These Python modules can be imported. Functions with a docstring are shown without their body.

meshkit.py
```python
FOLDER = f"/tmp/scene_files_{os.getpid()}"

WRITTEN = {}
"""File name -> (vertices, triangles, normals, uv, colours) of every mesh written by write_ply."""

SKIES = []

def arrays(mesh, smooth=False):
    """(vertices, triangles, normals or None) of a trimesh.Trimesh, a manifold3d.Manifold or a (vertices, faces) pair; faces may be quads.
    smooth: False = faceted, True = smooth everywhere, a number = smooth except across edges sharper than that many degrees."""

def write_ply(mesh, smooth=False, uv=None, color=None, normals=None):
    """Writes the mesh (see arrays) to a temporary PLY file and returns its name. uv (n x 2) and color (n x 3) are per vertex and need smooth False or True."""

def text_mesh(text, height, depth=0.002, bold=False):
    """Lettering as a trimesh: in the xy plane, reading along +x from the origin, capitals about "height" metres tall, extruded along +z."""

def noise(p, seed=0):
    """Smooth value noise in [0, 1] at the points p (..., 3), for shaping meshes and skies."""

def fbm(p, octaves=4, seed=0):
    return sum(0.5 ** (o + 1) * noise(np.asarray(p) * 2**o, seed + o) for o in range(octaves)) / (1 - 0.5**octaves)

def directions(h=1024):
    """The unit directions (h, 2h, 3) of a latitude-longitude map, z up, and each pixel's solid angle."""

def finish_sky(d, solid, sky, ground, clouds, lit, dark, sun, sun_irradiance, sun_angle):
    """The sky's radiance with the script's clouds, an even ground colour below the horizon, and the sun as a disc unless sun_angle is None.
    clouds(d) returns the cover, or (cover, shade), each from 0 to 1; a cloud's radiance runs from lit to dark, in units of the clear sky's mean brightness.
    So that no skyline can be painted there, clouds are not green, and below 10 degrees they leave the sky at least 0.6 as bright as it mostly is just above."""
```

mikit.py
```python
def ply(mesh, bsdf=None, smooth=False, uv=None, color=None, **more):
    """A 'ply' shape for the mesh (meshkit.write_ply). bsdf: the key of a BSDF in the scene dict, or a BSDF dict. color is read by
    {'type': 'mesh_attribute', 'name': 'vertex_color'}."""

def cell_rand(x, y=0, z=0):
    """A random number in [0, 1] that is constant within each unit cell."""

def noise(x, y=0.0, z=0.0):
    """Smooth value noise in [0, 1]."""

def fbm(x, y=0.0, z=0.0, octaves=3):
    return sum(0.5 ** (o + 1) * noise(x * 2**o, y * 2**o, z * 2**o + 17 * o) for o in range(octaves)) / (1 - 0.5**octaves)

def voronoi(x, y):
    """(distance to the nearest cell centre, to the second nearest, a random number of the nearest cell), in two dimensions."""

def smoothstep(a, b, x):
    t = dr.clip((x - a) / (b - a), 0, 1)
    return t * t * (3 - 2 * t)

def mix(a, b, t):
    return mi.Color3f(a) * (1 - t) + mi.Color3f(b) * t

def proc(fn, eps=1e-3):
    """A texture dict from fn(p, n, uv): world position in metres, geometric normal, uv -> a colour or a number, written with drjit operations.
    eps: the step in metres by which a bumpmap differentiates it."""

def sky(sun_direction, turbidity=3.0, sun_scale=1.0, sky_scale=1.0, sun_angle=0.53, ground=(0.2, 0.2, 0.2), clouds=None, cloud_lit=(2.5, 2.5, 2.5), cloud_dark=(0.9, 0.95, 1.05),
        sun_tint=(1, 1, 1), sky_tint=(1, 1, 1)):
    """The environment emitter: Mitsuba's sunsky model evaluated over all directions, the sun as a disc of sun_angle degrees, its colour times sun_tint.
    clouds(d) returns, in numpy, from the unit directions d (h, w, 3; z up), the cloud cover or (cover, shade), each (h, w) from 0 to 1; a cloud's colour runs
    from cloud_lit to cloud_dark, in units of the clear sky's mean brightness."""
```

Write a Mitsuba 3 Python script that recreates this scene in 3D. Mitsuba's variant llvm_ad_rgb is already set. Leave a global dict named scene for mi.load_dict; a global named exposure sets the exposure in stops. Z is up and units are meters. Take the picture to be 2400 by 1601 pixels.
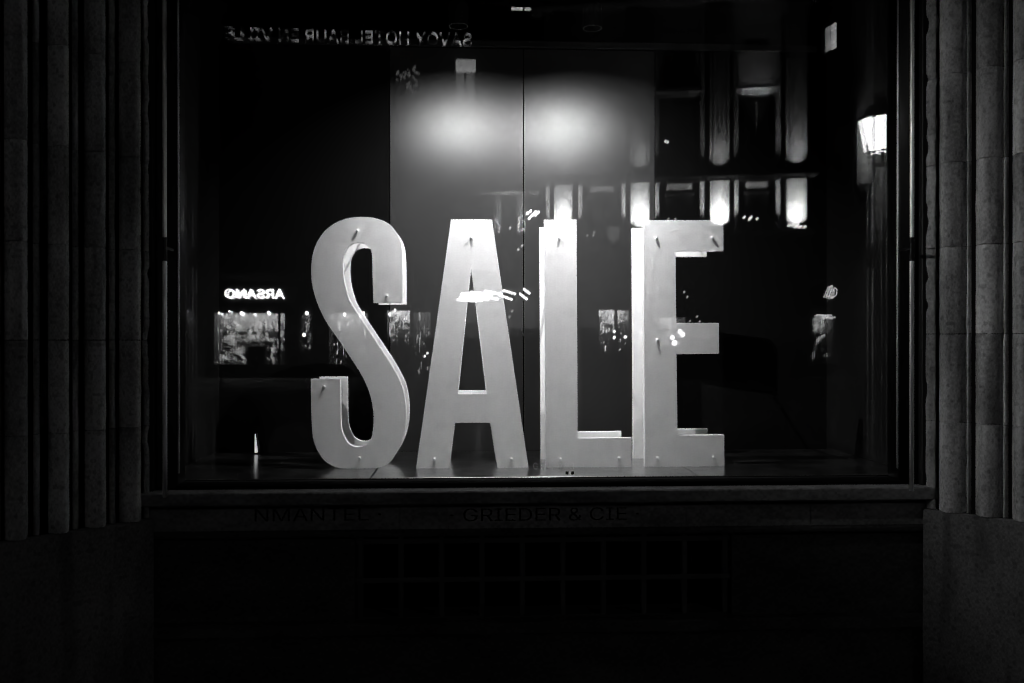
import math, random
import numpy as np, trimesh, mitsuba as mi, mikit, meshkit
import manifold3d as m3
from shapely.geometry import Polygon, box as sbox
from shapely import affinity, union_all
T = mi.ScalarTransform4f
rng = np.random.default_rng(7)
random.seed(7)

# ------------------------------------------------------------------ camera, sky, exposure
F = 2100.0                              # focal length in pixels of the 2400 x 1601 photograph
EYE = np.array([0.0, 0.0, 1.6])
YAW, PITCH = math.atan(100 / F), -5.5 / F
FWD = np.array([math.sin(YAW) * math.cos(PITCH), math.cos(YAW) * math.cos(PITCH), math.sin(PITCH)])
RGT = np.array([math.cos(YAW), -math.sin(YAW), 0.0])
UPV = np.cross(RGT, FWD)
scene, labels = {'type': 'scene'}, {}
scene['camera'] = {'type': 'perspective', 'fov': math.degrees(2 * math.atan(1200 / F)), 'fov_axis': 'x', 'near_clip': 0.02, 'far_clip': 300.0,
                   'to_world': T().look_at(origin=EYE.tolist(), target=(EYE + FWD).tolist(), up=[0, 0, 1])}
scene['sky'] = {**mikit.sky((0.3, -1.0, 0.08), turbidity=3, sun_scale=0.0000001, sky_scale=0.0002 / 256, sky_tint=(1.1, 1.0, 0.85)), 'sampling_weight': 0.15}
exposure = 8.0                          # a long night exposure: every light below is given for exposure 0 and scaled by K
K = 2.0 ** -exposure
YG = 4.0                                # the shop window's glass


def grey(v): return {'type': 'rgb', 'value': [float(v)] * 3}


def at(px, py, Y):
    """The point of the plane y = Y that lies under a photograph pixel."""
    d = FWD * F + RGT * (px - 1200) - UPV * (py - 800.5)
    return EYE + d * (Y / d[1])


def street(px, py, depth):
    """A point of the street: what the window mirrors at that pixel, 'depth' metres away in the mirror."""
    p = at(px, py, depth)
    return np.array([p[0], 2 * YG - p[1], p[2]])


# ------------------------------------------------------------------ materials
def mat(name, d): scene['mat_' + name] = d; return 'mat_' + name


def principled(c, r=0.5, metal=0.0, spec=0.5, **k):
    return {'type': 'principled', 'base_color': grey(c) if not isinstance(c, dict) else c, 'roughness': r, 'metallic': metal, 'specular': spec, **k}


def two(d): return {'type': 'twosided', 'b': d}


fb, nz, ss = mikit.fbm, mikit.noise, mikit.smoothstep


def f_plate(p, n, uv):
    g = fb(p.x * 160, p.y * 160, p.z * 160, 2)
    s = fb(p.x * 7, p.y * 7, p.z * 2.5, 3)
    grain = fb(p.x * 130, p.y * 40, p.z * 7, 3)
    smear = ss(.60, .78, fb(p.x * 16, p.y * 9, p.z * 11 + 3, 4))
    return mikit.mix((.67,) * 3, (.86,) * 3, 0.45 * s + 0.35 * g + .2 * grain) * (1 - .05 * smear)


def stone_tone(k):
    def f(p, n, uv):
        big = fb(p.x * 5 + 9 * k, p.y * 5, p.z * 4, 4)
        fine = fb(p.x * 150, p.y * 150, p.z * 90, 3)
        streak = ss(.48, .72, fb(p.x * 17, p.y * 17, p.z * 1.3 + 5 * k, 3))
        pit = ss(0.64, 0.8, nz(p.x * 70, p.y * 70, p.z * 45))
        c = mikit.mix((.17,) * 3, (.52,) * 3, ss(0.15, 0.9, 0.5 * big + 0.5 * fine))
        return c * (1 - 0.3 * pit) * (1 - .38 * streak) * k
    return f


def f_stone_h(p, n, uv):
    return 0.006 * fb(p.x * 55, p.y * 55, p.z * 38, 3) + 0.004 * fb(p.x * 12, p.y * 12, p.z * 9, 2)


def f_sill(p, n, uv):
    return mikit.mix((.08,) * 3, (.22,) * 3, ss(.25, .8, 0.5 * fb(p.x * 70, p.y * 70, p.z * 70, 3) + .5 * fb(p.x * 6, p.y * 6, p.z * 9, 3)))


def f_floor(p, n, uv):
    return mikit.mix((.36,) * 3, (.55,) * 3, 0.6 * fb(p.x * 9, p.y * 14, 3, 3) + 0.4 * nz(p.x * 120, p.y * 120))


def f_floor_r(p, n, uv):
    return 0.15 + 0.12 * fb(p.x * 11, p.y * 11, 1, 3)


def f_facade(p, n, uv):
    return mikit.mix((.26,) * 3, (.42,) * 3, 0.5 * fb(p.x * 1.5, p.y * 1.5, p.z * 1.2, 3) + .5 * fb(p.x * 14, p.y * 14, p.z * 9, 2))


def f_asph(p, n, uv):
    return mikit.mix((.008,) * 3, (.022,) * 3, 0.5 * fb(p.x * 60, p.y * 60, 0, 2) + .5 * fb(p.x * .8, p.y * .8, 0, 3))


def f_bronze_r(p, n, uv):
    return 0.20 + 0.2 * fb(p.x * 30, p.y * 30, p.z * 5, 3)


mat('plate', two(principled(mikit.proc(f_plate), 0.62, spec=0.3)))
mat('plate_edge', two(principled(0.86, 0.45)))
mat('steel', principled(0.85, 0.33, 1.0))
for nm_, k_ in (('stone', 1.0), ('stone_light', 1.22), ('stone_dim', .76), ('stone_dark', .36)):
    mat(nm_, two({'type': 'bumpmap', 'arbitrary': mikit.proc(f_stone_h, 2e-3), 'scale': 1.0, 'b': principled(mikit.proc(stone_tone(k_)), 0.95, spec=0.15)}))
mat('sill', two(principled(mikit.proc(f_sill), 0.9, spec=0.1)))
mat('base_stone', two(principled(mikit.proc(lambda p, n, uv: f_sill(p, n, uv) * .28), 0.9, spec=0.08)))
mat('inlay', two(principled(0.006, 0.9, spec=0.05)))
mat('panel', two({'type': 'blendbsdf', 'weight': .5, 'a': {'type': 'diffuse', 'reflectance': grey(.05)},
                  'b': {'type': 'roughconductor', 'material': 'none', 'distribution': 'beckmann', 'alpha_u': .165, 'alpha_v': .105, 'specular_reflectance': grey(.039)}}))   # vertically brushed satin lacquer
mat('velvet', two(principled(0.004, 0.95, spec=0.01)))
mat('rail', two(principled(0.03, 0.6, spec=0.1)))
mat('void', two(principled(0.006, 0.95, spec=0.02)))
mat('floor', two(principled(mikit.proc(f_floor), mikit.proc(f_floor_r), 1.0)))
mat('bronze', two(principled(0.015, mikit.proc(f_bronze_r), 1.0)))
mat('rod', principled(0.55, mikit.proc(f_bronze_r), 1.0))
mat('black', two(principled(0.012, 0.5, spec=0.2)))
mat('matt_black', two(principled(0.006, 0.9, spec=0.03)))
mat('iron', two(principled(0.04, 0.5, spec=0.3)))
mat('glass', {'type': 'thindielectric', 'int_ior': 1.7})
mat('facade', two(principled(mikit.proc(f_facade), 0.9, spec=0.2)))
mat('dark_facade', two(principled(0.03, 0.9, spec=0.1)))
mat('dark_pane', two(principled(0.01, 0.12, spec=0.5)))
mat('asphalt', two(principled(mikit.proc(f_asph), 0.9, spec=0.15)))
mat('paint', two(principled(0.6, 0.5)))
mat('goods_dark', two(principled(0.08, 0.4)))
mat('goods_mid', two(principled(0.35, 0.4)))
mat('goods_light', two(principled(0.75, 0.35)))
mat('cloth', two(principled(0.012, 0.95, spec=0.05)))
mat('skin', two(principled(0.22, 0.6)))
mat('hair', two(principled(0.012, 0.7, spec=0.1)))
mat('decal', {'type': 'principledthin', 'base_color': grey(.85), 'roughness': .6, 'diff_trans': 1.5, 'spec_trans': 0.0})


# ------------------------------------------------------------------ helpers
used = {}


def key(name):
    n = used.get(name, 0); used[name] = n + 1
    return name if n == 0 else f'{name}_{n:03d}'


def tag(k, label=None, cat=None, group=None, kind=None):
    d = labels.setdefault(k, {})
    for a, b in (('label', label), ('category', cat), ('group', group), ('kind', kind)):
        if b: d[a] = b
    return k


def thing(name, label, cat, group=None): return tag(key(name), label, cat, group)


def put(name, mesh, m, parent=None, smooth=False, emit=None, weight=0.0, label=None, kind=None, uv=None):
    k = key((parent + '__' if parent else '') + name)
    more = {}
    if emit is not None:
        more['emitter'] = {'type': 'area', 'radiance': grey(emit * K), 'sampling_weight': float(weight)}
    scene[k] = mikit.ply(mesh, 'mat_' + m, smooth=smooth, uv=uv, **more)
    if label or kind: tag(k, label, kind=kind)
    return k


def cat(ms): return trimesh.util.concatenate(ms)


def bx(x0, x1, y0, y1, z0, z1, bevel=0.0):
    c, s = [(x0 + x1) / 2, (y0 + y1) / 2, (z0 + z1) / 2], [abs(x1 - x0), abs(y1 - y0), abs(z1 - z0)]
    if bevel:
        b = min(bevel, min(s) * 0.45)
        v = []
        for sx in (-1, 1):
            for sy in (-1, 1):
                for sz in (-1, 1):
                    h = np.array(s) / 2 * [sx, sy, sz]
                    for a in range(3):
                        e = np.array([sx, sy, sz]) * b; e[a] = 0
                        v.append(h - e + c)
        return trimesh.convex.convex_hull(np.array(v))
    return trimesh.creation.box(extents=s, transform=trimesh.transformations.translation_matrix(c))


def tube(a, b, r, n=12, r2=None):
    a, b = np.array(a, float), np.array(b, float)
    if r2 is None:
        return trimesh.creation.cylinder(radius=r, segment=[a, b], sections=n)
    d = b - a; L = np.linalg.norm(d)
    m = trimesh.creation.revolve([[0, 0], [r, 0], [r2, L], [0, L]], sections=n)
    m.apply_transform(trimesh.geometry.align_vectors([0, 0, 1], d / L)); m.apply_translation(a)
    return m


def ball(c, r, n=1):
    m = trimesh.creation.icosphere(subdivisions=n, radius=r); m.apply_translation(c); return m


def lathe(prof, c, n=20):
    m = trimesh.creation.revolve(prof, sections=n); m.apply_translation(c); return m


def polys(g): return list(getattr(g, 'geoms', [g]))


def spot(k, o, t, inten, cut, beam, weight=1.0):
    up = [0, 0, 1] if abs(t[2] - o[2]) < 0.98 * np.linalg.norm(np.subtract(t, o)) else [0, 1, 0]
    scene[k] = {'type': 'spot', 'to_world': T().look_at(origin=[float(v) for v in o], target=[float(v) for v in t], up=up), 'intensity': grey(inten * K),
                'cutoff_angle': float(cut), 'beam_width': float(beam), 'sampling_weight': float(weight)}


def xz_plate(poly, y0, y1):
    """A polygon drawn in x, z made into a plate from y0 to y1."""
    ms = []
    for g in polys(poly):
        m = trimesh.creation.extrude_polygon(g, y1 - y0, engine='earcut')
        v = m.vertices.copy()
        m.vertices = np.stack([v[:, 0], y1 - v[:, 2], v[:, 1]], 1)
        m.fix_normals()
        ms.append(m)
    return cat(ms)


def curve(pts, n=7):
    """Catmull-Rom through the points."""
    p = np.array(pts, float); p = np.vstack([2 * p[0] - p[1], p, 2 * p[-1] - p[-2]])
    out = []
    for i in range(1, len(p) - 2):
        for t in np.linspace(0, 1, n, endpoint=False):
            a, b, c, d = p[i - 1:i + 3]
            out.append(0.5 * (2 * b + (c - a) * t + (2 * a - 5 * b + 4 * c - d) * t * t + (3 * b - a - 3 * c + d) * t ** 3))
    out.append(p[-2])
    return [tuple(q) for q in out]


# ================================================================== THE SHOP FRONT
ZF = at(1200, 1118, 4.06)[2]            # top of the display floor
XL, XR = at(405, 800, YG)[0], at(2110, 800, YG)[0]
YB = 5.0                                # back wall of the display

# ground
g = bx(-60, 60, -60, 4.6, -0.6, 0.0)
put('pavement', g, 'asphalt', kind='structure', label='dark paved street in front of the shop window')

# display floor: three slabs with open joints
fl = thing('display_floor', 'dark satin display floor of three slabs under the large letters', 'floor')
xa, xb = at(868, 1118, 4.06)[0], at(1637, 1115, 4.06)[0]
for x0, x1 in ((XL - .1, xa - .004), (xa + .004, xb - .0025), (xb + .0025, XR + .1)):
    put('slab', bx(x0, x1, 4.06, YB, ZF - .04, ZF, .002), 'floor', fl)
put('front_trim', bx(XL, XR, 4.045, 4.0585, ZF - .05, ZF - .0015), 'matt_black', fl)

# back wall panels
wl = thing('back_wall', 'satin black lacquered panels behind the large letters', 'wall')
ZT = 1.6 + 1.62
seams = [at(p, 500, YB)[0] for p in (913, 1227, 1535)]
xs = [XL - .15, *seams, XR + .15]
for i, tilt in enumerate((-5.5, 0.0, 0.0, 5.0)):
    m = bx(xs[i] + .0022, xs[i + 1] - .0022, YB + .002, YB + .022, ZF - .02, ZT, .0012)
    piv = [xs[1], YB, 0] if i == 0 else [xs[3], YB, 0]
    m.apply_transform(trimesh.transformations.rotation_matrix(math.radians(tilt), [0, 0, 1], piv))
    put('panel', m, 'panel' if i in (1, 2) else 'velvet', wl, uv=np.array(m.vertices)[:, [0, 2]])
put('backing', bx(XL - .4, XR + .4, YB + .28, YB + .34, 0, 4.6), 'void', wl)
put('top_rail', bx(XL, XR, YB - .02, YB - .002, ZT + .004, ZT + .04, .003), 'rail', wl, label='narrow grey rail along the top of the black panels')
for s, x0, x1 in (('l', XL - .2, XL - .1), ('r', XR + .1, XR + .2)):
    k = thing('side_wall', f'matt black {"left" if s == "l" else "right"} side wall of the window display', 'wall')
    scene[k] = mikit.ply(bx(x0, x1, 4.06, YB + .28, 0, 4.6), 'mat_void')
k = thing('display_ceiling', 'matt black ceiling above the window display', 'ceiling')
scene[k] = mikit.ply(bx(XL - .2, XR + .2, 4.06, YB + .28, 4.0, 4.1), 'mat_void')

# two ceiling spotlights behind the glass
LAMPS = [(-0.05, 4.135, 1.6 + 1.44), (0.57, 4.135, 1.6 + 1.44)]
for i, (x, y, z) in enumerate(LAMPS):
    k = thing('ceiling_spotlight', f'black ceiling spotlight aimed at the letters, the {("left", "right")[i]} one of two', 'spotlight', 'spotlights above the letters')
    put('stem', tube((x, y, 4.0), (x, y, z + .1), .008), 'black', k)
    put('housing', lathe([[0, .12], [.03, .12], [.045, .09], [.045, .0], [.040, .0], [.038, .08], [0, .085]], (x, y, z)), 'black', k, smooth=40)
    spot(k + '__beam', (x, y, z - .02), (x + (.04, .04)[i], 5.0, 1.80), (13.7, 15.6)[i], 60, 24, 2.5)

# ------------------------------------------------------------------ the four letters
YL = 4.35


def P(pts): return Polygon([tuple(at(x, y, YL)[[0, 2]]) for x, y in pts])


S_outer = [(943.7, 709.5), (943.5, 650)] + curve([(943, 606), (941, 578), (936.5, 560), (928, 542.5), (914, 527), (896, 516.6), (875, 510.7), (852, 508.6), (828.6, 509.5), (807, 514), (786, 523), (766, 537), (752, 553), (739, 576), (732, 600), (729, 623), (729, 641), (731, 664), (736, 687), (744, 712), (753.6, 733.6), (766, 757), (795, 799), (820, 836), (846, 877), (864, 916), (873.5, 955), (875.5, 989), (871, 1024), (860, 1040), (840, 1048), (817, 1039), (802.5, 1012), (799, 983)]) + [(798.3, 930), (798, 888)]
S_inner = [(728.5, 888.5)] + curve([(729, 950), (730, 983), (733, 1024), (741, 1050), (754, 1072), (770, 1087), (790, 1096), (812, 1098.5), (840, 1098.5), (868, 1098), (893, 1095), (913, 1084), (929, 1062), (942, 1035), (949.5, 1003), (952, 967), (949, 934), (941, 901), (923, 865), (897, 823), (859, 766), (824, 712), (814.5, 689), (807, 660), (804, 635), (803.8, 616), (806, 600), (810, 589), (818, 577), (830, 570.7), (843, 569), (855, 572), (864, 579), (869.8, 588), (872, 603)]) + [(874.8, 710)]
LETTER = {
    'S': (P(S_outer + S_inner), .25, [(838, 541), (907, 694), (760, 906), (843, 1073)]),
    'A': (Polygon(P([(1057, 514.3), (1153, 514.8), (1239, 1098.5), (1166, 1099), (1150, 991.3), (1066, 991.3), (1052.5, 1100), (974.7, 1100.5)]).exterior, [P([(1104.3, 619), (1141.5, 923), (1073.5, 923)]).exterior.coords]), .28, [(1104, 557), (1018, 1076), (1199, 1075)]),
    'L': (P([(1275.5, 515), (1351.5, 515), (1354, 1027.5), (1480.5, 1025.5), (1480.5, 1096.5), (1279, 1099.5)]), .30, [(1311, 557), (1314, 1076), (1451, 1073)]),
    'E': (P([(1508.3, 516), (1695.3, 516), (1695.5, 588.5), (1583.5, 588.7), (1585.3, 757), (1685.3, 757), (1685.5, 829.5), (1586, 830.5), (1588, 1020.5), (1697.5, 1019.5), (1697.8, 1093), (1511, 1095.5)]), .31, [(1538, 558), (1668, 557), (1540, 797), (1541, 1073), (1672, 1071)]),
}
for ch, (poly, gap, pins) in LETTER.items():
    k = thing('display_letter', {'S': 'tall white letter S, first of the word on the display floor', 'A': 'tall white letter A with a narrow triangular counter, beside the S',
                                 'L': 'tall white letter L standing between the A and the E', 'E': 'tall white letter E, last of the word, at the right end'}[ch], 'letter', 'large white letters spelling SALE')
    for nm, y0 in (('front_plate', YL), ('back_plate', YL + gap)):
        t = 0.024 if nm == 'front_plate' else 0.02
        face = poly.buffer(-0.0012)
        m = cat([xz_plate(poly, y0 + .0012, y0 + t), xz_plate(face, y0, y0 + .0014)])
        put(nm, m, 'plate', k)
    for px, py in pins:
        p = at(px, py, YL)
        pk = put('pin', lathe([[0, 0], [.0034, .0006], [.0058, .0023], [.0070, .0050], [.0070, .0115], [0, .0115]], (0, 0, 0), 14).apply_transform(
            trimesh.transformations.rotation_matrix(-math.pi / 2, [1, 0, 0])).apply_translation((p[0], YL - .0115, p[2])), 'plate_edge', k, smooth=40)
        put('standoff', tube((p[0], YL + .0245, p[2]), (p[0], YL + gap - .0005, p[2]), .0045, 8), 'steel', pk, smooth=40)

# ------------------------------------------------------------------ window frame and glass
wf = thing('shop_window', 'large double glazed shop window in a dark bronze frame', 'window')
ZS = at(1200, 1150, 3.9)[2]             # top of the stone sill
put('bottom_rail', bx(XL - .1, XR + .1, 3.93, 4.04, ZS + .001, ZF - .004, .006), 'matt_black', wf)
put('top_rail', bx(XL - .1, XR + .1, 3.93, 4.04, 3.9, 4.05, .006), 'bronze', wf)


def bow(x0, x1, z0, z1, y, b, tx, tz, n=48):
    X, Z = np.meshgrid(np.linspace(x0, x1, n), np.linspace(z0, z1, n), indexing='ij')
    cx, cz, a, c = (x0 + x1) / 2, (z0 + z1) / 2, (x1 - x0) / 2, (z1 - z0) / 2
    Y = y + b * ((X - cx) / a) ** 8 + tx * (X - cx) + tz * (Z - cz)
    v = np.stack([X, Y, Z], -1).reshape(-1, 3)
    i, j = np.meshgrid(np.arange(n - 1), np.arange(n - 1), indexing='ij')
    q = (i * n + j).ravel()
    return trimesh.Trimesh(v, np.vstack([np.stack([q, q + n, q + n + 1], 1), np.stack([q, q + n + 1, q + 1], 1)]), process=False)


gx0, gx1 = at(428, 800, YG)[0], at(2089, 800, YG)[0]
put('pane', bow(gx0 - .02, gx1 + .02, ZF - .02, 3.95, 3.985, 0.0, 0, 0, 4), 'glass', wf, smooth=True)
put('pane', bow(gx0 - .02, gx1 + .02, ZF - .02, 3.95, 4.010, 0.0008, .0002, .0006), 'glass', wf, smooth=True)
for s in (-1, 1):
    x = gx0 if s < 0 else gx1
    e0 = x + s * .0
    put('stile', bx(min(e0, e0 + s * .09), max(e0, e0 + s * .09), 3.93, 4.04, ZS + .001, 4.05, .004), 'bronze', wf)
    put('bead', tube((x - s * .003, 3.935, ZS + .08), (x - s * .003, 3.935, 4.04), .0042, 12), 'rod', wf, smooth=True)
    put('outer_frame', bx(min(e0 + s * .092, e0 + s * .24), max(e0 + s * .092, e0 + s * .24), 3.90, 4.06, 0.2, 4.1, .004), 'black', wf)
    px = 386 if s < 0 else 2137
    rp = at(px, 800, 3.80)
    zc0, zc1 = at(px, 612, 3.80)[2], at(px, 556, 3.80)[2]
    r = thing('rail_rod', f'slim polished metal rod with a collar at the {"left" if s < 0 else "right"} edge of the shop window', 'rod')
    put('lower_rod', tube((rp[0], 3.80, ZS + .002), (rp[0], 3.80, zc0), .0098, 20), 'rod', r, smooth=40)
    put('upper_rod', tube((rp[0], 3.80, zc1), (rp[0], 3.80, 4.0), .0094, 20), 'rod', r, smooth=40)
    put('collar', cat([tube((rp[0], 3.80, zc0 + .001), (rp[0], 3.80, zc1 - .001), .0088, 20)] + [tube((rp[0], 3.80, zc0 + a), (rp[0], 3.80, zc0 + a + .004), .0112, 20) for a in (.006, .016, .026, .085)]), 'bronze', r, smooth=40)
    put('clamp', bx(rp[0] - .006, rp[0] + .006, 3.806, 3.90, zc0 + .05, zc0 + .062), 'bronze', r)

# lettering and marks on the glass and the rail
tx = thing('glass_lettering', 'small pale shop name lettering at the bottom of the window glass', 'lettering')
m = meshkit.text_mesh('G R I E D E R', 0.028, 0.0006)
a, b = at(1250, 1100, 3.98), at(1346, 1100, 3.98)
m.apply_scale([(b[0] - a[0]) / m.extents[0], 1, 1]); m.vertices -= [m.bounds[0][0], 0, 0]
m.vertices = np.stack([m.vertices[:, 0] + a[0], 3.9835 - m.vertices[:, 2], m.vertices[:, 1] + a[2]], 1); m.fix_normals()
scene[tx] = mikit.ply(m, 'mat_decal')
for px in (1329, 1342):
    k = thing('black_sticker', f'tiny black square stuck low on the glass, the {"left" if px == 1329 else "right"} one of two', 'sticker', 'two black squares on the glass')
    p = at(px, 1108.5, 3.982); scene[k] = mikit.ply(bx(p[0] - .0062, p[0] + .0062, 3.9815, 3.983, p[2] - .0065, p[2] + .0065), 'mat_inlay')
k = thing('rail_label', 'small white label on the bottom rail of the window', 'label')
p = at(1227, 1147.5, 3.928); scene[k] = mikit.ply(bx(p[0] - .019, p[0] + .019, 3.927, 3.929, p[2] - .003, p[2] + .003), 'mat_paint')

# ------------------------------------------------------------------ stone parapet under the window
pw = thing('stone_parapet', 'dark stone parapet with carved lettering under the shop window', 'wall')


def zz(py, Y): return at(1200, py, Y)[2]


x0w, x1w = XL - .25, XR + .25
put('sill', bx(x0w, x1w, 3.84, 4.1, zz(1181, 3.84), zz(1150.5, 3.84), .006), 'sill', pw)
zb0, zb1 = zz(1238, 3.89), zz(1187, 3.89)
put('joint_course', bx(x0w, x1w, 3.93, 4.2, zz(1188, 3.84) , zz(1181, 3.84) - .001), 'void', pw)
bands = [x0w] + [at(p, 1210, 3.89)[0] for p in (560, 936, 1050, 1502, 1608, 1900)] + [x1w]
words = [(2, 'NMANTEL \u00b7', 596, 893), (4, '\u00b7 GRIEDER & CIE \u00b7', 1056, 1498)]


def text_poly(s, h, px0, px1, py, Y):
    m = meshkit.text_mesh(s, h, .02)
    a, b = at(px0, py, Y), at(px1, py, Y)
    v = m.vertices.copy(); w = v[:, 0].max() - v[:, 0].min()
    v[:, 0] = (v[:, 0] - v[:, 0].min()) * (b[0] - a[0]) / w + a[0]
    m.vertices = np.stack([v[:, 0], v[:, 2], v[:, 1] + a[2]], 1)     # extruded along y from 0 to .02
    m.fix_normals(); return m


def to_m3(m): return m3.Manifold(m3.Mesh(np.asarray(m.vertices, np.float32), np.asarray(m.faces, np.uint32)))


for i in range(len(bands) - 1):
    m = bx(bands[i] + .0012, bands[i + 1] - .0012, 3.89, 4.2, zb0, zb1)
    w = [w for w in words if w[0] == i + 1 + (i > 0) * 0]
    k = None
    for (j, s, p0, p1) in words:
        if (i == 1 and j == 2) or (i == 3 and j == 4):
            t = text_poly(s, .056, p0, p1, 1223, 3.89); t.apply_translation((0, 3.882, 0))
            cut = m3.Manifold()
            for c in t.split(only_watertight=False):
                cut += to_m3(c)
            r = to_m3(m) - cut
            if r.volume() > 0: m = r
            fill = t.copy(); fill.vertices[:, 1] = np.where(fill.vertices[:, 1] < 3.89, 3.898, 3.9)
            k = put('band_stone', m, 'sill', pw, label=f'stone of the band with carved letters {"under the S" if j == 2 else "under the A and L"}')
            for c in sorted(fill.split(only_watertight=False), key=lambda c: c.bounds[0][0]): put('carved_letter', c, 'inlay', k)
    if k is None: put('band_stone', m, 'sill', pw)
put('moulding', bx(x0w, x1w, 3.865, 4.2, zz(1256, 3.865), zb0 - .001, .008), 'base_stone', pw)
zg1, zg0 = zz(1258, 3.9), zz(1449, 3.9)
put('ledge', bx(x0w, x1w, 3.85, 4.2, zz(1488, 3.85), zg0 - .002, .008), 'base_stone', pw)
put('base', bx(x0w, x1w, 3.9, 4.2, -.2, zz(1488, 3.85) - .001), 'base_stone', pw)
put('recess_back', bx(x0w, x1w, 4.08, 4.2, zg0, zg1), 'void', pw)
gr = thing('basement_grille', 'dark iron grille of square openings low in the parapet', 'grille')
pitch = 94.6
bars = [1697 - pitch * i for i in range(0, 10)]
for p in bars:
    x = at(p, 1350, 3.95)[0]
    put('vertical_bar', bx(x - .012, x + .012, 3.935, 3.965, zg0 + .001, zg1 - .001, .003), 'iron', gr)
xa_, xb_ = at(bars[-1], 1350, 3.95)[0], at(bars[0], 1350, 3.95)[0]
for py in (1264, 1354, 1445):
    z = zz(py, 3.95)
    put('cross_bar', bx(xa_ - .02, xb_ + .02, 3.93, 3.9345, z - .011, z + .011, .0015), 'iron', gr)
for x0, x1 in ((x0w, xa_ - .021), (xb_ + .021, x1w)):
    put('grille_jamb', bx(x0, x1, 3.9, 4.08, zg0 + .001, zg1 - .001), 'base_stone', pw)

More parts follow.
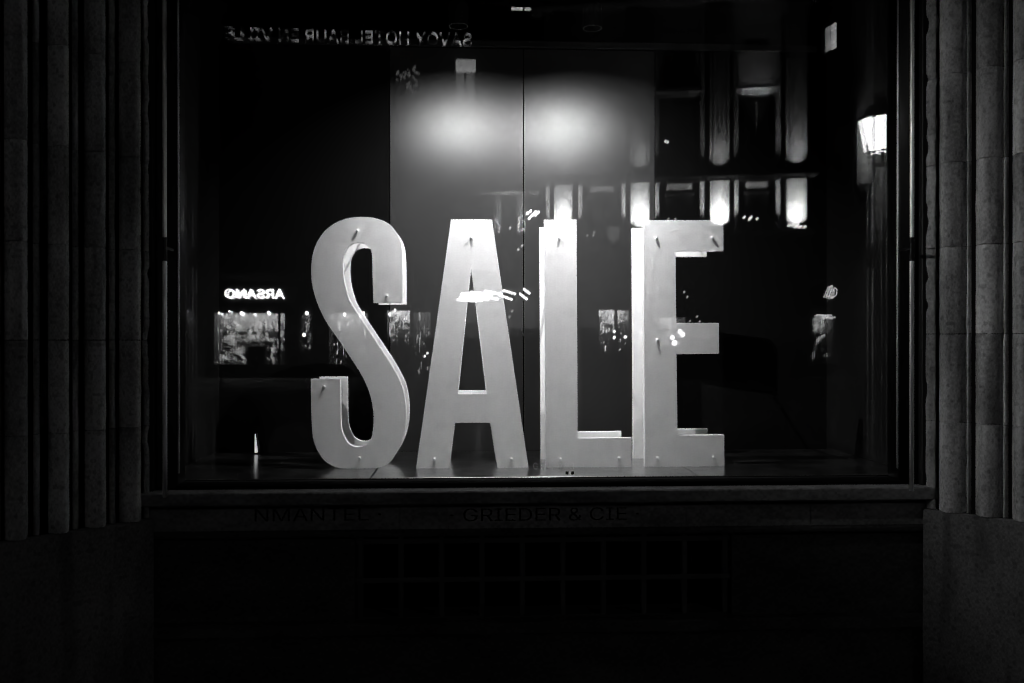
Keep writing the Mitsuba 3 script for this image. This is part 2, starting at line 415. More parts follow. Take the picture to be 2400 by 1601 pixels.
# ------------------------------------------------------------------ splayed, reeded stone piers at both sides
def pier(side):
    c = at(346 if side < 0 else 2174, 800, 3.88)
    d = np.array([side * math.cos(math.radians(47)), -math.sin(math.radians(47))])     # along the splay, outwards and to the street
    nrm = np.array([-side * math.sin(math.radians(47)), -math.cos(math.radians(47))])   # out of the stone
    def s_of(px):
        r = at(px, 800, 1.0)[:2]                                    # ray * Y
        A = np.array([[r[0], -d[0]], [r[1], -d[1]]])
        return np.linalg.solve(A, c[:2])[1]
    k = thing('stone_pier', f'reeded sandstone pier {"left" if side < 0 else "right"} of the shop window', 'pier')
    if side > 0:
        strips = [(2174, 2195, 0), (2201, 2265, 1), (2266, 2277, 2), (2287, 2351, 1), (2352, 2364, 2), (2373, 2432, 1), (2433, 2444, 2), (2455, 2530, 1)]
        joints = [1192, 986, 783, 583, 390, 187, -20, -230]
    else:
        strips = [(346, 336, 0), (328, 279, 1), (269, 255, 2), (246, 198, 1), (183, 169, 2), (160, 112, 1), (92, 77, 2), (64, 10, 1), (0, -15, 2), (-25, -90, 1)]
        joints = [1215, 998, 797, 590, 377, 160, -60]
    zj = [at(346 if side < 0 else 2190, y, 3.86)[2] for y in joints]
    def prof(s0, s1, kind):
        w, out = s1 - s0, []
        n = 9 if kind == 1 else 5
        for i in range(n):
            t = i / (n - 1)
            h = {0: .020, 1: .004 + .056 * math.sin(math.pi * t) ** 0.8, 2: .004 + .013 * math.sin(math.pi * t) ** .8}[kind]
            if kind == 0 and i in (0, n - 1): h -= .005
            out.append((s0 + w * t, h))
        return out
    for pa, pb, kind in strips:
        s0, s1 = sorted((s_of(pa), s_of(pb)))
        if side > 0 and kind == 0: s0 = -.002
        for j in range(len(zj) - 1):
            off = 0
            if kind == 2: off = 0
            z0, z1 = zj[j] + .0014 + off, zj[j + 1] - .0014 + off
            pr = prof(s0, s1, kind); n = len(pr); rows = 13
            V, Fc = [], []
            for b in range(rows):
                z = z0 + (z1 - z0) * b / (rows - 1)
                edge = .002 if b in (0, rows - 1) else 0
                for (s, h) in pr:
                    V.append([c[0] + d[0] * s + nrm[0] * (h - edge), c[1] + d[1] * s + nrm[1] * (h - edge), z])
            for (s) in (s0, s1):      # back edge
                for b in range(rows):
                    z = z0 + (z1 - z0) * b / (rows - 1)
                    V.append([c[0] + d[0] * s - nrm[0] * .05, c[1] + d[1] * s - nrm[1] * .05, z])
            V = np.array(V)
            q = V[:rows * n]
            amp = .0075 if kind != 0 else .006
            dh = (meshkit.fbm(q * [22, 22, 13], 3, seed=int(side) + 3) - .5) * amp * 2
            q += np.outer(dh, [nrm[0], nrm[1], 0])
            if kind == 0:   # chipped arris
                ch = np.maximum(0, meshkit.fbm(q * [1, 1, 16] + [0, 0, 5], 2, seed=9) - .55) * .05
                q += np.outer(ch, [d[0], d[1], 0])
            for b in range(rows - 1):
                for a in range(n - 1):
                    Fc.append([b * n + a, b * n + a + 1, (b + 1) * n + a + 1, (b + 1) * n + a])
                L0, R0 = rows * n, rows * n + rows
                Fc.append([L0 + b, b * n, (b + 1) * n, L0 + b + 1]); Fc.append([b * n + n - 1, R0 + b, R0 + b + 1, (b + 1) * n + n - 1])
            L0, R0 = rows * n, rows * n + rows
            for b, fl in ((0, 0), (rows - 1, 1)):   # bed faces
                ring = [b * n + a for a in range(n)] + [R0 + b, L0 + b]
                for a in range(1, len(ring) - 1): Fc.append([ring[0], ring[a], ring[a + 1], ring[a + 1]])
            fq = np.array(Fc)
            m = trimesh.Trimesh(V, np.vstack([fq[:, [0, 1, 2]], fq[fq[:, 2] != fq[:, 3]][:, [0, 2, 3]]]), process=False)
            m.fix_normals()
            put('stone', m, random.choice(('stone', 'stone', 'stone_light', 'stone_dim')), k, smooth=35)
    def slab(s0, s1, h0, h1, z0, z1):
        pts = [c[:2] + d * s + nrm * h for s, h in ((s0, h0), (s1, h0), (s1, h1), (s0, h1))]
        return trimesh.convex.convex_hull(np.array([[p[0], p[1], z] for p in pts for z in (z0, z1)]))
    smax = max(s_of(s[1]) for s in strips) + .02
    put('mortar', slab(.004, smax + .6, -.30, .001, -.2, 4.6), 'inlay', k)
    zp = zj[0]
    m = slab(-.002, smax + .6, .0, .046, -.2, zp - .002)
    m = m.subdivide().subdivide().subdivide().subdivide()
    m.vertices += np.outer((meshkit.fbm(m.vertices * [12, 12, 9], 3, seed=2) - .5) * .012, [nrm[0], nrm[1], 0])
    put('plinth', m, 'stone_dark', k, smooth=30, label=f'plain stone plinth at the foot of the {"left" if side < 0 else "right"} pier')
    return c, d, nrm


pier(-1); pier(1)
k = thing('shop_facade', 'dark stone wall above and beside the shop window', 'wall')
put('lintel', bx(XL - 1.2, XR + 1.2, 3.9, 5.4, 4.61, 6.5), 'sill', k)
for s in (-1, 1):
    xe = (XL if s < 0 else XR) + s * 1.15
    put('wall_side', bx(min(xe, xe + s * 5), max(xe, xe + s * 5), 2.9, 5.4, -.2, 6.5), 'sill', k)

# glowing wedge put in for a sliver of light, left of the S
k = thing('glow_wedge', 'thin glowing wedge put in for a sliver of light at the foot of the left black panel', 'light')
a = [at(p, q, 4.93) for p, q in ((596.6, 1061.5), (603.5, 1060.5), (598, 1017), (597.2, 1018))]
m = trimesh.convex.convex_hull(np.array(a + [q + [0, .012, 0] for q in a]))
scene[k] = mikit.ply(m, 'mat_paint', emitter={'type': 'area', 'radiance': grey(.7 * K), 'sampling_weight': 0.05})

# ================================================================== THE STREET THAT THE GLASS MIRRORS
# street lamp added out of view, left of the camera, to light the right pier
k = thing('added_street_lamp', 'added black street lamp on a post, out of view left of the shop window', 'street lamp')
lp = np.array([-3.5, 2.5, 3.5])
put('post', lathe([[0, 0], [.11, 0], [.10, .25], [.055, .35], [.045, 3.9], [0, 3.9]], (lp[0] - .35, lp[1], 0), 16), 'black', k, smooth=40)
put('arm', tube((lp[0] - .35, lp[1], 3.86), lp + [0, 0, .26], .02, 8), 'black', k)
put('shade', lathe([[0, .26], [.05, .25], [.17, .1], [.19, 0], [.18, 0], [.15, .09], [0, .2]], lp, 20), 'black', k, smooth=40)
spot(k + '__beam', lp - [0, 0, .01], (2.3, 3.45, 1.75), 30.0, 15, 2, .6)

# ---- bank building with uplit pilasters
A0, B0 = street(1320, 800, 38.0), street(1868, 800, 36.0)
O = A0.copy(); O[2] = 0
U = (B0 - A0) * [1, 1, 0]; U /= np.linalg.norm(U)
W = np.array([-U[1], U[0], 0.0])        # out of the facade, towards the shop
if W[1] < 0: W = -W
MF = np.eye(4); MF[:3, 0], MF[:3, 1], MF[:3, 2], MF[:3, 3] = U, W, [0, 0, 1], O


def fm(m): m = m.copy(); m.apply_transform(MF); return m


def fp(u, w, z): return O + U * u + W * w + np.array([0, 0, z])


def u_of(px, w=0.35):
    p = at(px, 800, 1.0); r = np.array([p[0], p[1]])       # virtual ray
    o = np.array([O[0] + W[0] * w, 2 * YG - (O[1] + W[1] * w)]); dd = np.array([U[0], -U[1]])
    Am = np.array([[r[0], -dd[0]], [r[1], -dd[1]]])
    return np.linalg.solve(Am, o)[1]


cols = [u_of(p) for p in (1320, 1500, 1687, 1868)]
bb = thing('bank_building', 'stone building across the street with uplit pilasters and dark windows', 'building')
HALF, SIDE = .40, .38
uL, uR = cols[0] - 1.15, cols[-1] + .55
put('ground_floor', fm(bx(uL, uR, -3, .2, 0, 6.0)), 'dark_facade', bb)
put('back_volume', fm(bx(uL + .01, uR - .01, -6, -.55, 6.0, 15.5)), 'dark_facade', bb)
for i, u in enumerate(cols):
    put('pier', fm(bx(max(u - HALF - SIDE, uL), min(u + HALF + SIDE, uR), -.55, 0, 6.001, 15.5)), 'facade', bb)
    pm = put('pilaster', fm(bx(u - HALF, u + HALF, .002, .30, 6.05, 8.14, .02)), 'facade', bb)
    put('pilaster_base', fm(bx(u - HALF - .06, u + HALF + .06, .002, .36, 5.9, 6.05, .02)), 'facade', pm)
    flutes = Polygon([(-HALF, 0), (HALF, 0), (HALF, .28), (-HALF, .28)])
    for j in range(5):
        flutes = flutes.difference(affinity.translate(Polygon([(.066 * math.cos(a), .13 * math.sin(a)) for a in np.linspace(0, 2 * math.pi, 14)]), -HALF + .08 + j * .16, .285))
    fmx = trimesh.creation.extrude_polygon(flutes, 6.3, engine='earcut'); fmx.apply_translation((u, .003, 8.95))
    pm = put('fluted_pilaster', fm(fmx), 'facade', bb)
    put('pilaster_base', fm(bx(u - HALF - .03, u + HALF + .03, .003, .30, 8.47, 8.949, .02)), 'facade', pm)
put('cornice', fm(cat([bx(uL - .1, uR + .25, -.5, 1.0, 8.2, 8.42, .02), bx(uL, uR, -.5, .34, 8.145, 8.199)])), 'inlay', bb)
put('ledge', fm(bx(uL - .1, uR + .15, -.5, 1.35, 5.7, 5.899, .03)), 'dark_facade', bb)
put('top_cornice', fm(bx(uL - .2, uR + .4, -.5, .8, 15.51, 15.9, .03)), 'facade', bb)
for i in range(3):
    a, b = cols[i] + HALF + SIDE, cols[i + 1] - HALF - SIDE
    for z0, z1 in ((6.0, 7.72), (9.0, 11.75)):
        wn = put('window', fm(cat([bx(a + .003, a + .09, -.35, -.22, z0, z1), bx(b - .09, b - .003, -.35, -.22, z0, z1), bx(a + .091, b - .091, -.35, -.22, z1 - .09, z1), bx((a + b) / 2 - .04, (a + b) / 2 + .04, -.34, -.23, z0, z1 - .091)])), 'dark_facade', bb)
        put('glazing', fm(bx(a + .091, b - .091, -.31, -.29, z0, z1 - .092)), 'dark_pane', wn)
    put('spandrel', fm(bx(a + .002, b - .002, -.5, -.12, 8.43, 8.98)), 'facade', bb)
    put('window_head', fm(bx(a + .002, b - .002, -.55, -.33, 7.73, 8.14)), 'facade', bb)
    put('window_head', fm(bx(a - .1, b + .1, .001, .28, 11.85, 12.02, .02)), 'facade', bb, label='projecting window head catching light from below')
    put('window_head', fm(bx(a + .002, b - .002, -.5, -.06, 11.76, 15.5)), 'facade', bb)
UP = [(0, 1.0), (1, 1.2), (2, 1.25), (3, .9)]
for i, s in UP:
    u = cols[i]
    for lev, z, w, inten, dest in ((0, 5.95, .80, 125 * s, (7.3, .25)), (1, 8.46, .86, (4, 8, 11, 17)[i], (9.8, .1))):
        k = thing('uplight', f'small floodlight on the {"ledge" if lev == 0 else "cornice"} below the {("first", "second", "third", "fourth")[i]} pilaster from the left', 'floodlight', 'floodlights on the bank building')
        put('housing', fm(bx(u - .13, u + .13, w - .05, w + .05, z - .02, z + .09, .015)), 'black', k)
        spot(k + '__beam', fp(u, w, z + .12), fp(u, dest[1], dest[0]), inten, 43 if lev == 0 else 40, 4, 2.0 if lev == 0 else 1.0)

u = (cols[2] + cols[3]) / 2
k = thing('uplight', 'small floodlight on the sill of the rightmost upper window of the bank', 'floodlight', 'floodlights on the bank building')
put('housing', fm(bx(u - .13, u + .13, -.04, .08, 8.985, 9.07, .015)), 'black', k)
spot(k + '__beam', fp(u, .1, 9.09), fp(u, .15, 12.0), 95.0, 17, 6, .5)

# ---- farther corner wing with two round columns
cw = thing('corner_wing', 'rounded far wing of the bank with two uplit round columns', 'building')
D2 = 47.0
p0, p1 = street(1128, 800, D2), street(1268, 800, D2)
put('wall', bx(p0[0], p1[0], p0[1] - 4, p0[1] - .5, 0, 12), 'dark_facade', cw)
for j, (px, r) in enumerate(((1166, .26), (1222, .31))):
    p = street(px, 560, D2); q = street(px, 452, D2)
    put('column', tube(p, q, r, 24, r * .85), 'facade', cw, smooth=40)
    k = thing('uplight', f'small floodlight under the {("left", "right")[j]} round column of the far wing', 'floodlight', 'floodlights on the far wing')
    put('housing', bx(p[0] - .12, p[0] + .12, p[1] + .75, p[1] + .9, p[2] - .12, p[2] - .02), 'black', k)
    spot(k + '__beam', p + [0, .8, 0], p + [0, .0, 1.9], (16, 24.0)[j], 40, 8, .3)
for px, w in ((1152, 1.1), (1196, 1.5), (1252, 1.5)):
    q = street(px, 456, D2)
    put('arch_head', lathe([[0, 0], [w * .5, .08], [w * .42, .3], [0, .3]], q + [0, .1, 0], 24), 'facade', cw, smooth=40)

# ---- hotel with the roof sign
ht = thing('hotel_building', 'unlit hotel with a lettered sign along its roof edge', 'building')
hy = street(800, 800, 39.5)[1]
hx0, hx1 = street(360, 800, 39.5)[0], street(1125, 800, 39.5)[0]
zr = street(800, 97, 39.0)[2]
put('wall', bx(hx0, hx1, hy - 6, hy, 4.4, zr - .35), 'dark_facade', ht)
put('roof_edge', bx(hx0 - .2, hx1 + .2, hy - 6.2, hy + .35, zr - .349, zr - .1, .03), 'dark_facade', ht)
for fl_ in range(3):
    for i in range(6):
        x = hx0 + 1.2 + i * 2.2; z = 5.2 + fl_ * 2.9
        f_ = put('window', bx(x, x + 1.0, hy + .001, hy + .06, z, z + 1.8), 'dark_facade', ht)
        put('glazing', bx(x + .08, x + .92, hy + .061, hy + .075, z + .08, z + 1.72), 'dark_pane', f_)


def sign_letters(parent, s, h, px0, px1, y0, y1, depth, level, bold=False):
    """Letters of a sign that reads from right to left in the mirror: px0 is the right end there."""
    a, b = street(px0, y0, depth), street(px1, y1, depth)
    run = b - a; L = np.linalg.norm(run[:2])
    full = meshkit.text_mesh(s, h, .05, bold); w = full.extents[0]
    left = full.bounds[0][0]
    parts = sorted(full.split(only_watertight=False), key=lambda m: m.bounds[0][0])
    for m in parts:
        v = m.vertices.copy(); v[:, 0] = (v[:, 0] - left) * L / w
        t = v[:, 0] / L
        base = a + np.outer(t, run)
        ma = trimesh.Trimesh(np.stack([base[:, 0], base[:, 1] + v[:, 2], base[:, 2] + v[:, 1]], 1), m.faces, process=False); ma.fix_normals()
        lv = level(float(t.mean())) if callable(level) else level
        kk = put('sign_letter', ma, 'paint', parent, emit=lv, uv=np.stack([t, v[:, 1] / h * .9 + v[:, 2]], 1) if callable(level) else None)
        if callable(level):         # an old sign: patchy, half failed tubes
            scene[kk]['emitter']['radiance'] = mikit.proc(sign_glow[0] if lv > .75 else sign_glow[1])


def glow(lv):
    return lambda p, n, uv: mikit.mix((0.01 * K,) * 3, (lv,) * 3, ss(.45, .66, fb(p.x * 2.6, 1.5, p.z * 3.4, 2)))


sign_glow = (glow(1.15 * K), glow(.6 * K))
sg = thing('roof_sign', 'dim roof sign with the words SAVOY HOTEL BAUR EN VILLE', 'sign')
rr = random.Random(4)
sign_letters(sg, 'SAVOY HOTEL BAUR EN VILLE', .52, 1106, 528, 107, 92, 39.0, lambda t: (1.5 if t < .4 else .7) * (0.6 + .5 * rr.random()))
put('rail', tube(street(1110, 110, 39.02), street(524, 95, 39.02), .03, 6), 'black', sg)

# capital block and foil ornament on the hotel front, lit look put in as glow
tu = thing('glow_capital', 'pale cap on two posts high on the hotel front, its lit look put in as glow', 'capital block')
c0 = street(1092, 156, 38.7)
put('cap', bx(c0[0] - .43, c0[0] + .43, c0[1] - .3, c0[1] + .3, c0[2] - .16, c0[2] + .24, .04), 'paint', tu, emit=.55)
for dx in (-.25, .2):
    put('tube', bx(c0[0] + dx - .17, c0[0] + dx + .17, c0[1] - .2, c0[1] + .2, c0[2] - 1.5, c0[2] - .3, .03), 'paint', tu, emit=.15)  # the posts under the cap, glowing in place of light falling on them
o = thing('wreath', 'round ornament of foil leaves high on the hotel front, its glint put in as faint glow', 'ornament')
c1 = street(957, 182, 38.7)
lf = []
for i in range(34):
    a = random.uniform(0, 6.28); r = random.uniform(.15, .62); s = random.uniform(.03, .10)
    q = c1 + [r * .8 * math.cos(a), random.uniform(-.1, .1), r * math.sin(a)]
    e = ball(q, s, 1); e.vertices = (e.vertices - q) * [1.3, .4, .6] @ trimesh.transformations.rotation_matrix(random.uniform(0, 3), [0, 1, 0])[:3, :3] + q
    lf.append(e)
put('glow_foil', cat(lf), 'paint', o, emit=.16, kind='stuff')  # foil leaves made to glow for their glint
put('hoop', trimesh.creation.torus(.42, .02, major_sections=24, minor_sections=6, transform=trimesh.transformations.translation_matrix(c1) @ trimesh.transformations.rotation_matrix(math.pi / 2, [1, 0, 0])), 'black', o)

# lit strips
for (x0, y0, x1, y1, lv, r, lab) in ((1197, 19.5, 1289, 21.5, 1.6, .05, 'thin lit strip on the roof edge near the top middle'), (1562, 24.3, 1640, 26, .45, .035, 'faint lit strip at the top right of the middle'),
                                    (1942.5, 62, 1942.5, 119, .9, .055, 'left one of two upright dashed light strips'), (1956.5, 54, 1956.5, 114, 1.6, .065, 'right one of two upright dashed light strips')):
    k = thing('light_strip', lab, 'light strip')
    a, b = street(x0, y0, 38.5), street(x1, y1, 38.5)
    n = 4 if x0 == x1 else 3
    for i in range(n):
        put('tube', tube(a + (b - a) * (i + .06) / n, a + (b - a) * (i + .94) / n, r, 8), 'paint', k, emit=lv * (1, .8, 1.1, 1.2)[i])

# ---- fairy-light clusters
wire = []


def cluster(label, pts, depth, r, lv):
    k = thing('fairy_lights', label, 'fairy lights')
    q = [street(x, y, depth) for x, y in pts]
    for p in q: put('bulb', ball(p, r, 2), 'paint', k, emit=lv, smooth=True)
    put('wire', cat([tube(q[i] + [0, -r, 0], q[i + 1] + [0, -r, 0], .008, 5) for i in range(len(q) - 1)]), 'black', k)


cluster('bunch of glowing bulbs beside the top of the letter L', [(1237, 499), (1244, 494), (1252, 501), (1249, 503), (1246, 505), (1255, 496), (1262, 497), (1256, 503), (1241, 511)], 33, .055, 9)
cluster('row of glowing bulbs under the rightmost pilaster', [(1850, 527), (1859, 526), (1870, 526.5), (1866, 531), (1876, 531), (1887, 531)], 34, .05, 6)
cluster('four bulbs right of the letter E top', [(1744.5, 508.5), (1761, 508), (1757, 513), (1775, 512)], 34, .05, 4)
cluster('pair of bulbs above the letter E', [(1566.5, 513), (1583, 513)], 34, .042, 2)
cluster('pair of bulbs in the dark upper window', [(1560, 330), (1565.5, 332)], 35, .04, 4)
cluster('bulbs right of the letter A below the round columns', [(1196, 533), (1215, 584), (1224, 575)], 33, .045, 2.2)
cluster('two bulbs between the L and the E', [(1377, 551), (1391, 551), (1393, 544)], 33, .04, .9)
cluster('faint bulbs above the middle arm of the letter E', [(1604, 684), (1611, 695), (1617, 752), (1640, 753), (1634, 741)], 33, .04, 1.1)
cluster('bulbs right of the letter A at half height', [(1201, 728), (1194, 742)], 33, .05, 1.0)

# grey hanging lantern between L and E
k = thing('hanging_lantern', 'dim grey hanging lantern mirrored between the letters L and E', 'lantern')
c2 = street(1438, 545, 30.0)
put('glass', lathe([[0, -.25], [.1, -.25], [.2, -.05], [.2, .18], [0, .2]], c2, 12), 'paint', k, emit=.16, smooth=40)
put('cap', lathe([[0, .33], [.06, .3], [.24, .21], [.24, .202], [0, .201]], c2, 12), 'black', k, smooth=40)
put('finial', ball(c2 - [0, 0, .31], .05, 1), 'paint', k, emit=.16)
put('chain', tube(c2 + [0, 0, .32], c2 + [0, 0, 3.4], .012, 5), 'black', k)

# ---- shops on the far side of the street
SD = 38.0
gf = thing('arcade_wall', 'dark ground floor wall between the lit shops across the street', 'wall')
shop_rects = []


def shop(label, x0, x1, y0, y1, inten, depth=SD, deep=1.6, goods=60, seed=1, bulbs=(), lv=9, spark=0, sparkle=1.6, split=()):
    r = random.Random(seed)
    a, b = street(x0, y1, depth), street(x1, y0, depth)
    X0, X1, Z0, Z1, y = a[0], b[0], a[2], b[2], a[1]
    shop_rects.append((X0, X1, Z0, Z1))
    k = thing('lit_shop', label, 'shop')
    put('back_wall', bx(X0, X1, y - deep - .1, y - deep, Z0, Z1), 'goods_mid', k)
    put('side_wall', bx(X0 - .12, X0, y - deep - .1, y, Z0 - .1, Z1 + .1), 'goods_dark', k)
    put('side_wall', bx(X1, X1 + .12, y - deep - .1, y, Z0 - .1, Z1 + .1), 'goods_dark', k)
    put('floor', bx(X0, X1, y - deep - .1, y, Z0 - .1, Z0 - .001), 'goods_dark', k)
    put('ceiling', bx(X0, X1, y - deep - .1, y, Z1 + .001, Z1 + .1), 'goods_dark', k)
    for s in split:
        xs_ = X0 + (X1 - X0) * s
        put('mullion', bx(xs_ - .05, xs_ + .05, y - .06, y, Z0, Z1), 'black', k)
    # shelves with goods
    wdt = X1 - X0
    nsh = 4
    for s in range(nsh):
        z = Z0 + (Z1 - Z0) * (.05 + .19 * s)
        sh = put('shelf', bx(X0 + .02, X1 - .02, y - deep + .001, y - deep + .35, z - .03, z), 'goods_dark', k)
        for mname, sub in (('goods_light', .4), ('goods_mid', .35), ('goods_dark', .25)):
            ms = []
            for i in range(int(goods * sub / nsh) + 1):
                w_, h_ = r.uniform(.03, .11), r.uniform(.08, .36)
                xx, yy = r.uniform(X0 + .1, X1 - .1), y - deep + r.uniform(.05, .30)
                if r.random() < .5: ms.append(bx(xx - w_, xx + w_, yy - .04, yy + .04, z + .001, z + h_))
                else: ms.append(lathe([[0, 0], [w_ * .7, 0], [w_ * .8, h_ * .6], [w_ * .25, h_ * .8], [w_ * .25, h_], [0, h_]], (xx, yy, z + .001), 8))
            put('goods', cat(ms), mname, sh, kind='stuff')
    if goods > 40:   # people-high racks and tables standing nearer the window
        ms = []
        for i in range(int(wdt * 7)):
            xx, h_ = r.uniform(X0 + .1, X1 - .1), r.uniform(.15, .95)
            zt = Z0 + r.choice((0, 0, .35, .9))
            if .42 < (xx - X0) / wdt < .70 and zt < Z0 + .8: continue
            ms.append(bx(xx - r.uniform(.02, .07), xx + r.uniform(.02, .07), y - .8 + r.uniform(-.3, .3), y - .7 + r.uniform(-.3, .3), zt, zt + h_ * .8))
        put('hanging_goods', cat(ms), 'goods_light', k, kind='stuff')
        put('counter', bx(X0 + wdt * .43, X0 + wdt * .70, y - .7, y - .2, Z0, Z0 + (Z1 - Z0) * .36, .05), 'black', k)
    for (bx_, by_, rad) in bulbs:
        p = street(bx_, by_, depth - .25)
        lk = put('lamp', ball(p, rad, 2), 'paint', k, emit=lv, smooth=True)
        put('cord', tube(p + [0, 0, rad * .9], p + [0, 0, max(.1, Z1 - p[2])], .01, 5), 'black', lk)
    if spark:
        ms = []
        for i in range(spark):
            xx, yy = r.uniform(X0 + .06, X1 - .06), y - r.uniform(.15, deep - .4)
            zt = Z0 + (Z1 - Z0) * (r.uniform(.02, .95) ** 1.0)
            if .40 < (xx - X0) / wdt < .72 and zt < Z0 + (Z1 - Z0) * .45: continue
            w_, h_ = r.uniform(.008, .028), r.choice((.015, .03, .03, .07, .16))
            ms.append(bx(xx - w_, xx + w_, yy - .01, yy + .01, zt - h_, zt + h_))
        put('glow_glitter', cat(ms), 'paint', k, emit=sparkle, kind='stuff')  # glowing slivers put in for the glitter on the goods
    put('ceiling_light', bx(X0 + .1, X1 - .1, y - deep + .1, y - .15, Z1 - .03, Z1 - .001), 'paint', k, emit=inten)
    put('fascia', bx(X0 - .12, X1 + .12, y + .002, y + .08, Z1 - .10, Z1 + .35), 'black', k)
    return k


shop('lit shop full of goods under the glowing white sign at the left', 503, 667, 728, 852, 7.0, goods=150, seed=3, spark=190, bulbs=[(514, 734, .06), (538, 730, .05), (567, 734, .085), (598, 737, .06), (630, 733, .075)], split=(.92,))
shop('narrow lit shop doorway left of the letter S', 708, 727, 730, 825, 8, goods=14, seed=5, spark=10, deep=1.0, bulbs=[(719, 733, .075), (713, 784, .075)])
shop('dim shop window behind the letter S', 771, 862, 728, 852, 4, goods=80, seed=7, spark=60, bulbs=[(808, 736, .07), (852, 733, .07)])
shop('lit shop with pale posters between the S and the A', 908, 962, 722, 806, 16, goods=50, seed=9, spark=50, deep=1.0, bulbs=[(914, 736, .07), (926, 726, .05)])
shop('dim shop entrance just left of the letter A', 970, 1010, 726, 880, 2.5, goods=40, seed=11, spark=25, sparkle=.9, bulbs=[(1002, 827, .05), (996, 834, .05)], lv=5)
shop('shop with bright shelves between the L and the E', 1404, 1474, 720, 822, 14, depth=35.2, goods=70, seed=13, spark=40, sparkle=2.5, deep=.9, split=(.58,), bulbs=[(1440, 776, .06), (1440, 790, .06), (1466, 789, .06)], lv=6)
shop('small bright shop behind the middle arm of the E', 1548, 1606, 738, 826, 5, depth=35.0, goods=30, seed=15, spark=10, deep=.9, bulbs=[(1594, 776, .09), (1600, 783, .1), (1576, 790, .09), (1581, 803, .11)], lv=5)
shop('small lit kiosk at the far right of the window', 1908, 1952, 738, 850, 7, goods=22, seed=17, spark=22, sparkle=1.8, deep=1.0)
# glowing shop sign
k = thing('shop_sign', 'glowing white shop sign of six letters over the lit shop at left', 'sign')
sign_letters(k, 'ARSANO', .36, 667, 527, 698, 698, SD, 9.0, True)
put('backing', (lambda a, b: bx(min(a[0], b[0]), max(a[0], b[0]), a[1] - .16, a[1] - .06, a[2], b[2]))(street(515, 708, SD), street(675, 668, SD)), 'black', k)
# hanging script sign at the far right
k = thing('blade_sign', 'small glowing slanted sign outline at the far right of the window', 'sign')
for dx in (0, 9):
    q = [street(x + dx, y, 37.0) for x, y in ((1946, 671), (1951, 669), (1942, 696), (1935, 694), (1946, 671))] if dx == 0 else [street(x, y, 37.0) for x, y in ((1956, 674), (1961, 678), (1960, 690), (1951, 699), (1946, 697), (1956, 674))]
    put('outline', cat([tube(q[i], q[i + 1], .02, 6) for i in range(len(q) - 1)]), 'paint', k, emit=3.2)
# slim lit bars over the kiosk
k = thing('awning_light', 'pair of lit bars above the kiosk at the far right', 'light strip')
for x0, x1, y in ((1913, 1949, 738), (1926, 1957, 743.5)):
    put('bar', tube(street(x0, y, 37.4), street(x1, y + .5, 37.4), .035, 8), 'paint', k, emit=2.2)
# curtained window at the left edge of the glass
k = thing('lit_curtain', 'pale lit curtain at the far left edge of the glass', 'curtain')
a, b = street(431, 812, 30), street(452, 728, 30)
n = 24
pts = [(a[0] + (b[0] - a[0]) * i / n, a[1] + .05 * math.sin(i * 1.7)) for i in range(n + 1)]
m = trimesh.creation.extrude_polygon(Polygon(pts + [(x, y - .02) for x, y in pts[::-1]]), b[2] - a[2], engine='earcut'); m.apply_translation((0, 0, a[2]))
put('drape', m, 'paint', k)
put('pelmet', bx(a[0] - .1, b[0] + .2, a[1] - .1, a[1] + .3, b[2] + .25, b[2] + .35), 'black', k)
spot(k + '__lamp', ((a[0] + b[0]) / 2, a[1] + .22, b[2] + .2), ((a[0] + b[0]) / 2, a[1], a[2] + .4), 1.2, 60, 20, .15)

# shop with a ceiling of glowing tubes
ts = thing('tube_lit_shop', 'shop interior with a ceiling of glowing tubes, mirrored across the letter A', 'shop')
TD = 40.0
a, b = street(1070, 884, TD), street(1268, 640, TD)
shop_rects.append((a[0] + .13, b[0] - .13, 1.2, 3.7))
put('back_wall', bx(a[0], b[0], a[1] - 3.2, a[1] - 3.0, 1.75, 3.7), 'goods_mid', ts)
put('ceiling', bx(a[0], b[0], a[1] - 3.2, a[1], 3.75, 3.9), 'goods_dark', ts)
tubes = [((1104, 691), (1150, 696)), ((1111, 689), (1166, 694)), ((1128, 687), (1177, 694)), ((1157, 685), (1196, 692.5)), ((1194, 684), (1221, 692)), ((1235, 682), (1248, 692)),
         ((1095, 703), (1139, 707)), ((1104, 700), (1155, 708)), ((1121, 698), (1169, 705.5)), ((1143, 695), (1190, 706)), ((1186, 696), (1214, 706)), ((1227, 694), (1243, 706))]
for i, (p, q) in enumerate(tubes):
    a_, b_ = street(*p, TD - .05 * i), street(*q, TD - .05 * i - .1)
    c_ = trimesh.creation.capsule(radius=.045, height=float(np.linalg.norm(b_ - a_)), count=[8, 8])
    c_.apply_transform(trimesh.geometry.align_vectors([0, 0, 1], (b_ - a_) / np.linalg.norm(b_ - a_))); c_.apply_translation(a_)
    put('light_tube', c_, 'paint', ts, emit=9.0, smooth=True)

# dark ground-floor masonry round the shops
wy = street(800, 800, SD)[1]
put('upper_wall', bx(-14, 16, wy - .5, wy - .12, 3.95, 4.4), 'dark_facade', gf)
edges = sorted(shop_rects)
xcur = -14.0
for (X0, X1, Z0, Z1) in edges:
    if X0 - .14 > xcur + .05: put('pier', bx(xcur, X0 - .13, wy - .5, wy - .10, 0, 3.949), 'dark_facade', gf)
    put('stall_riser', bx(X0 - .12, X1 + .12, wy - .4, wy - .02, 0, Z0 - .11), 'dark_facade', gf)
    xcur = X1 + .13

# ---- corner pier with the wall lantern, right behind the camera
LD = 8.6
lc = street(2061, 316, LD)
cp = thing('corner_pier', 'pale stone corner pier behind the big lantern at right', 'pier')
xw, xs_ = street(2016, 800, LD + .36)[0], street(2001, 800, LD + 1.7)[0]


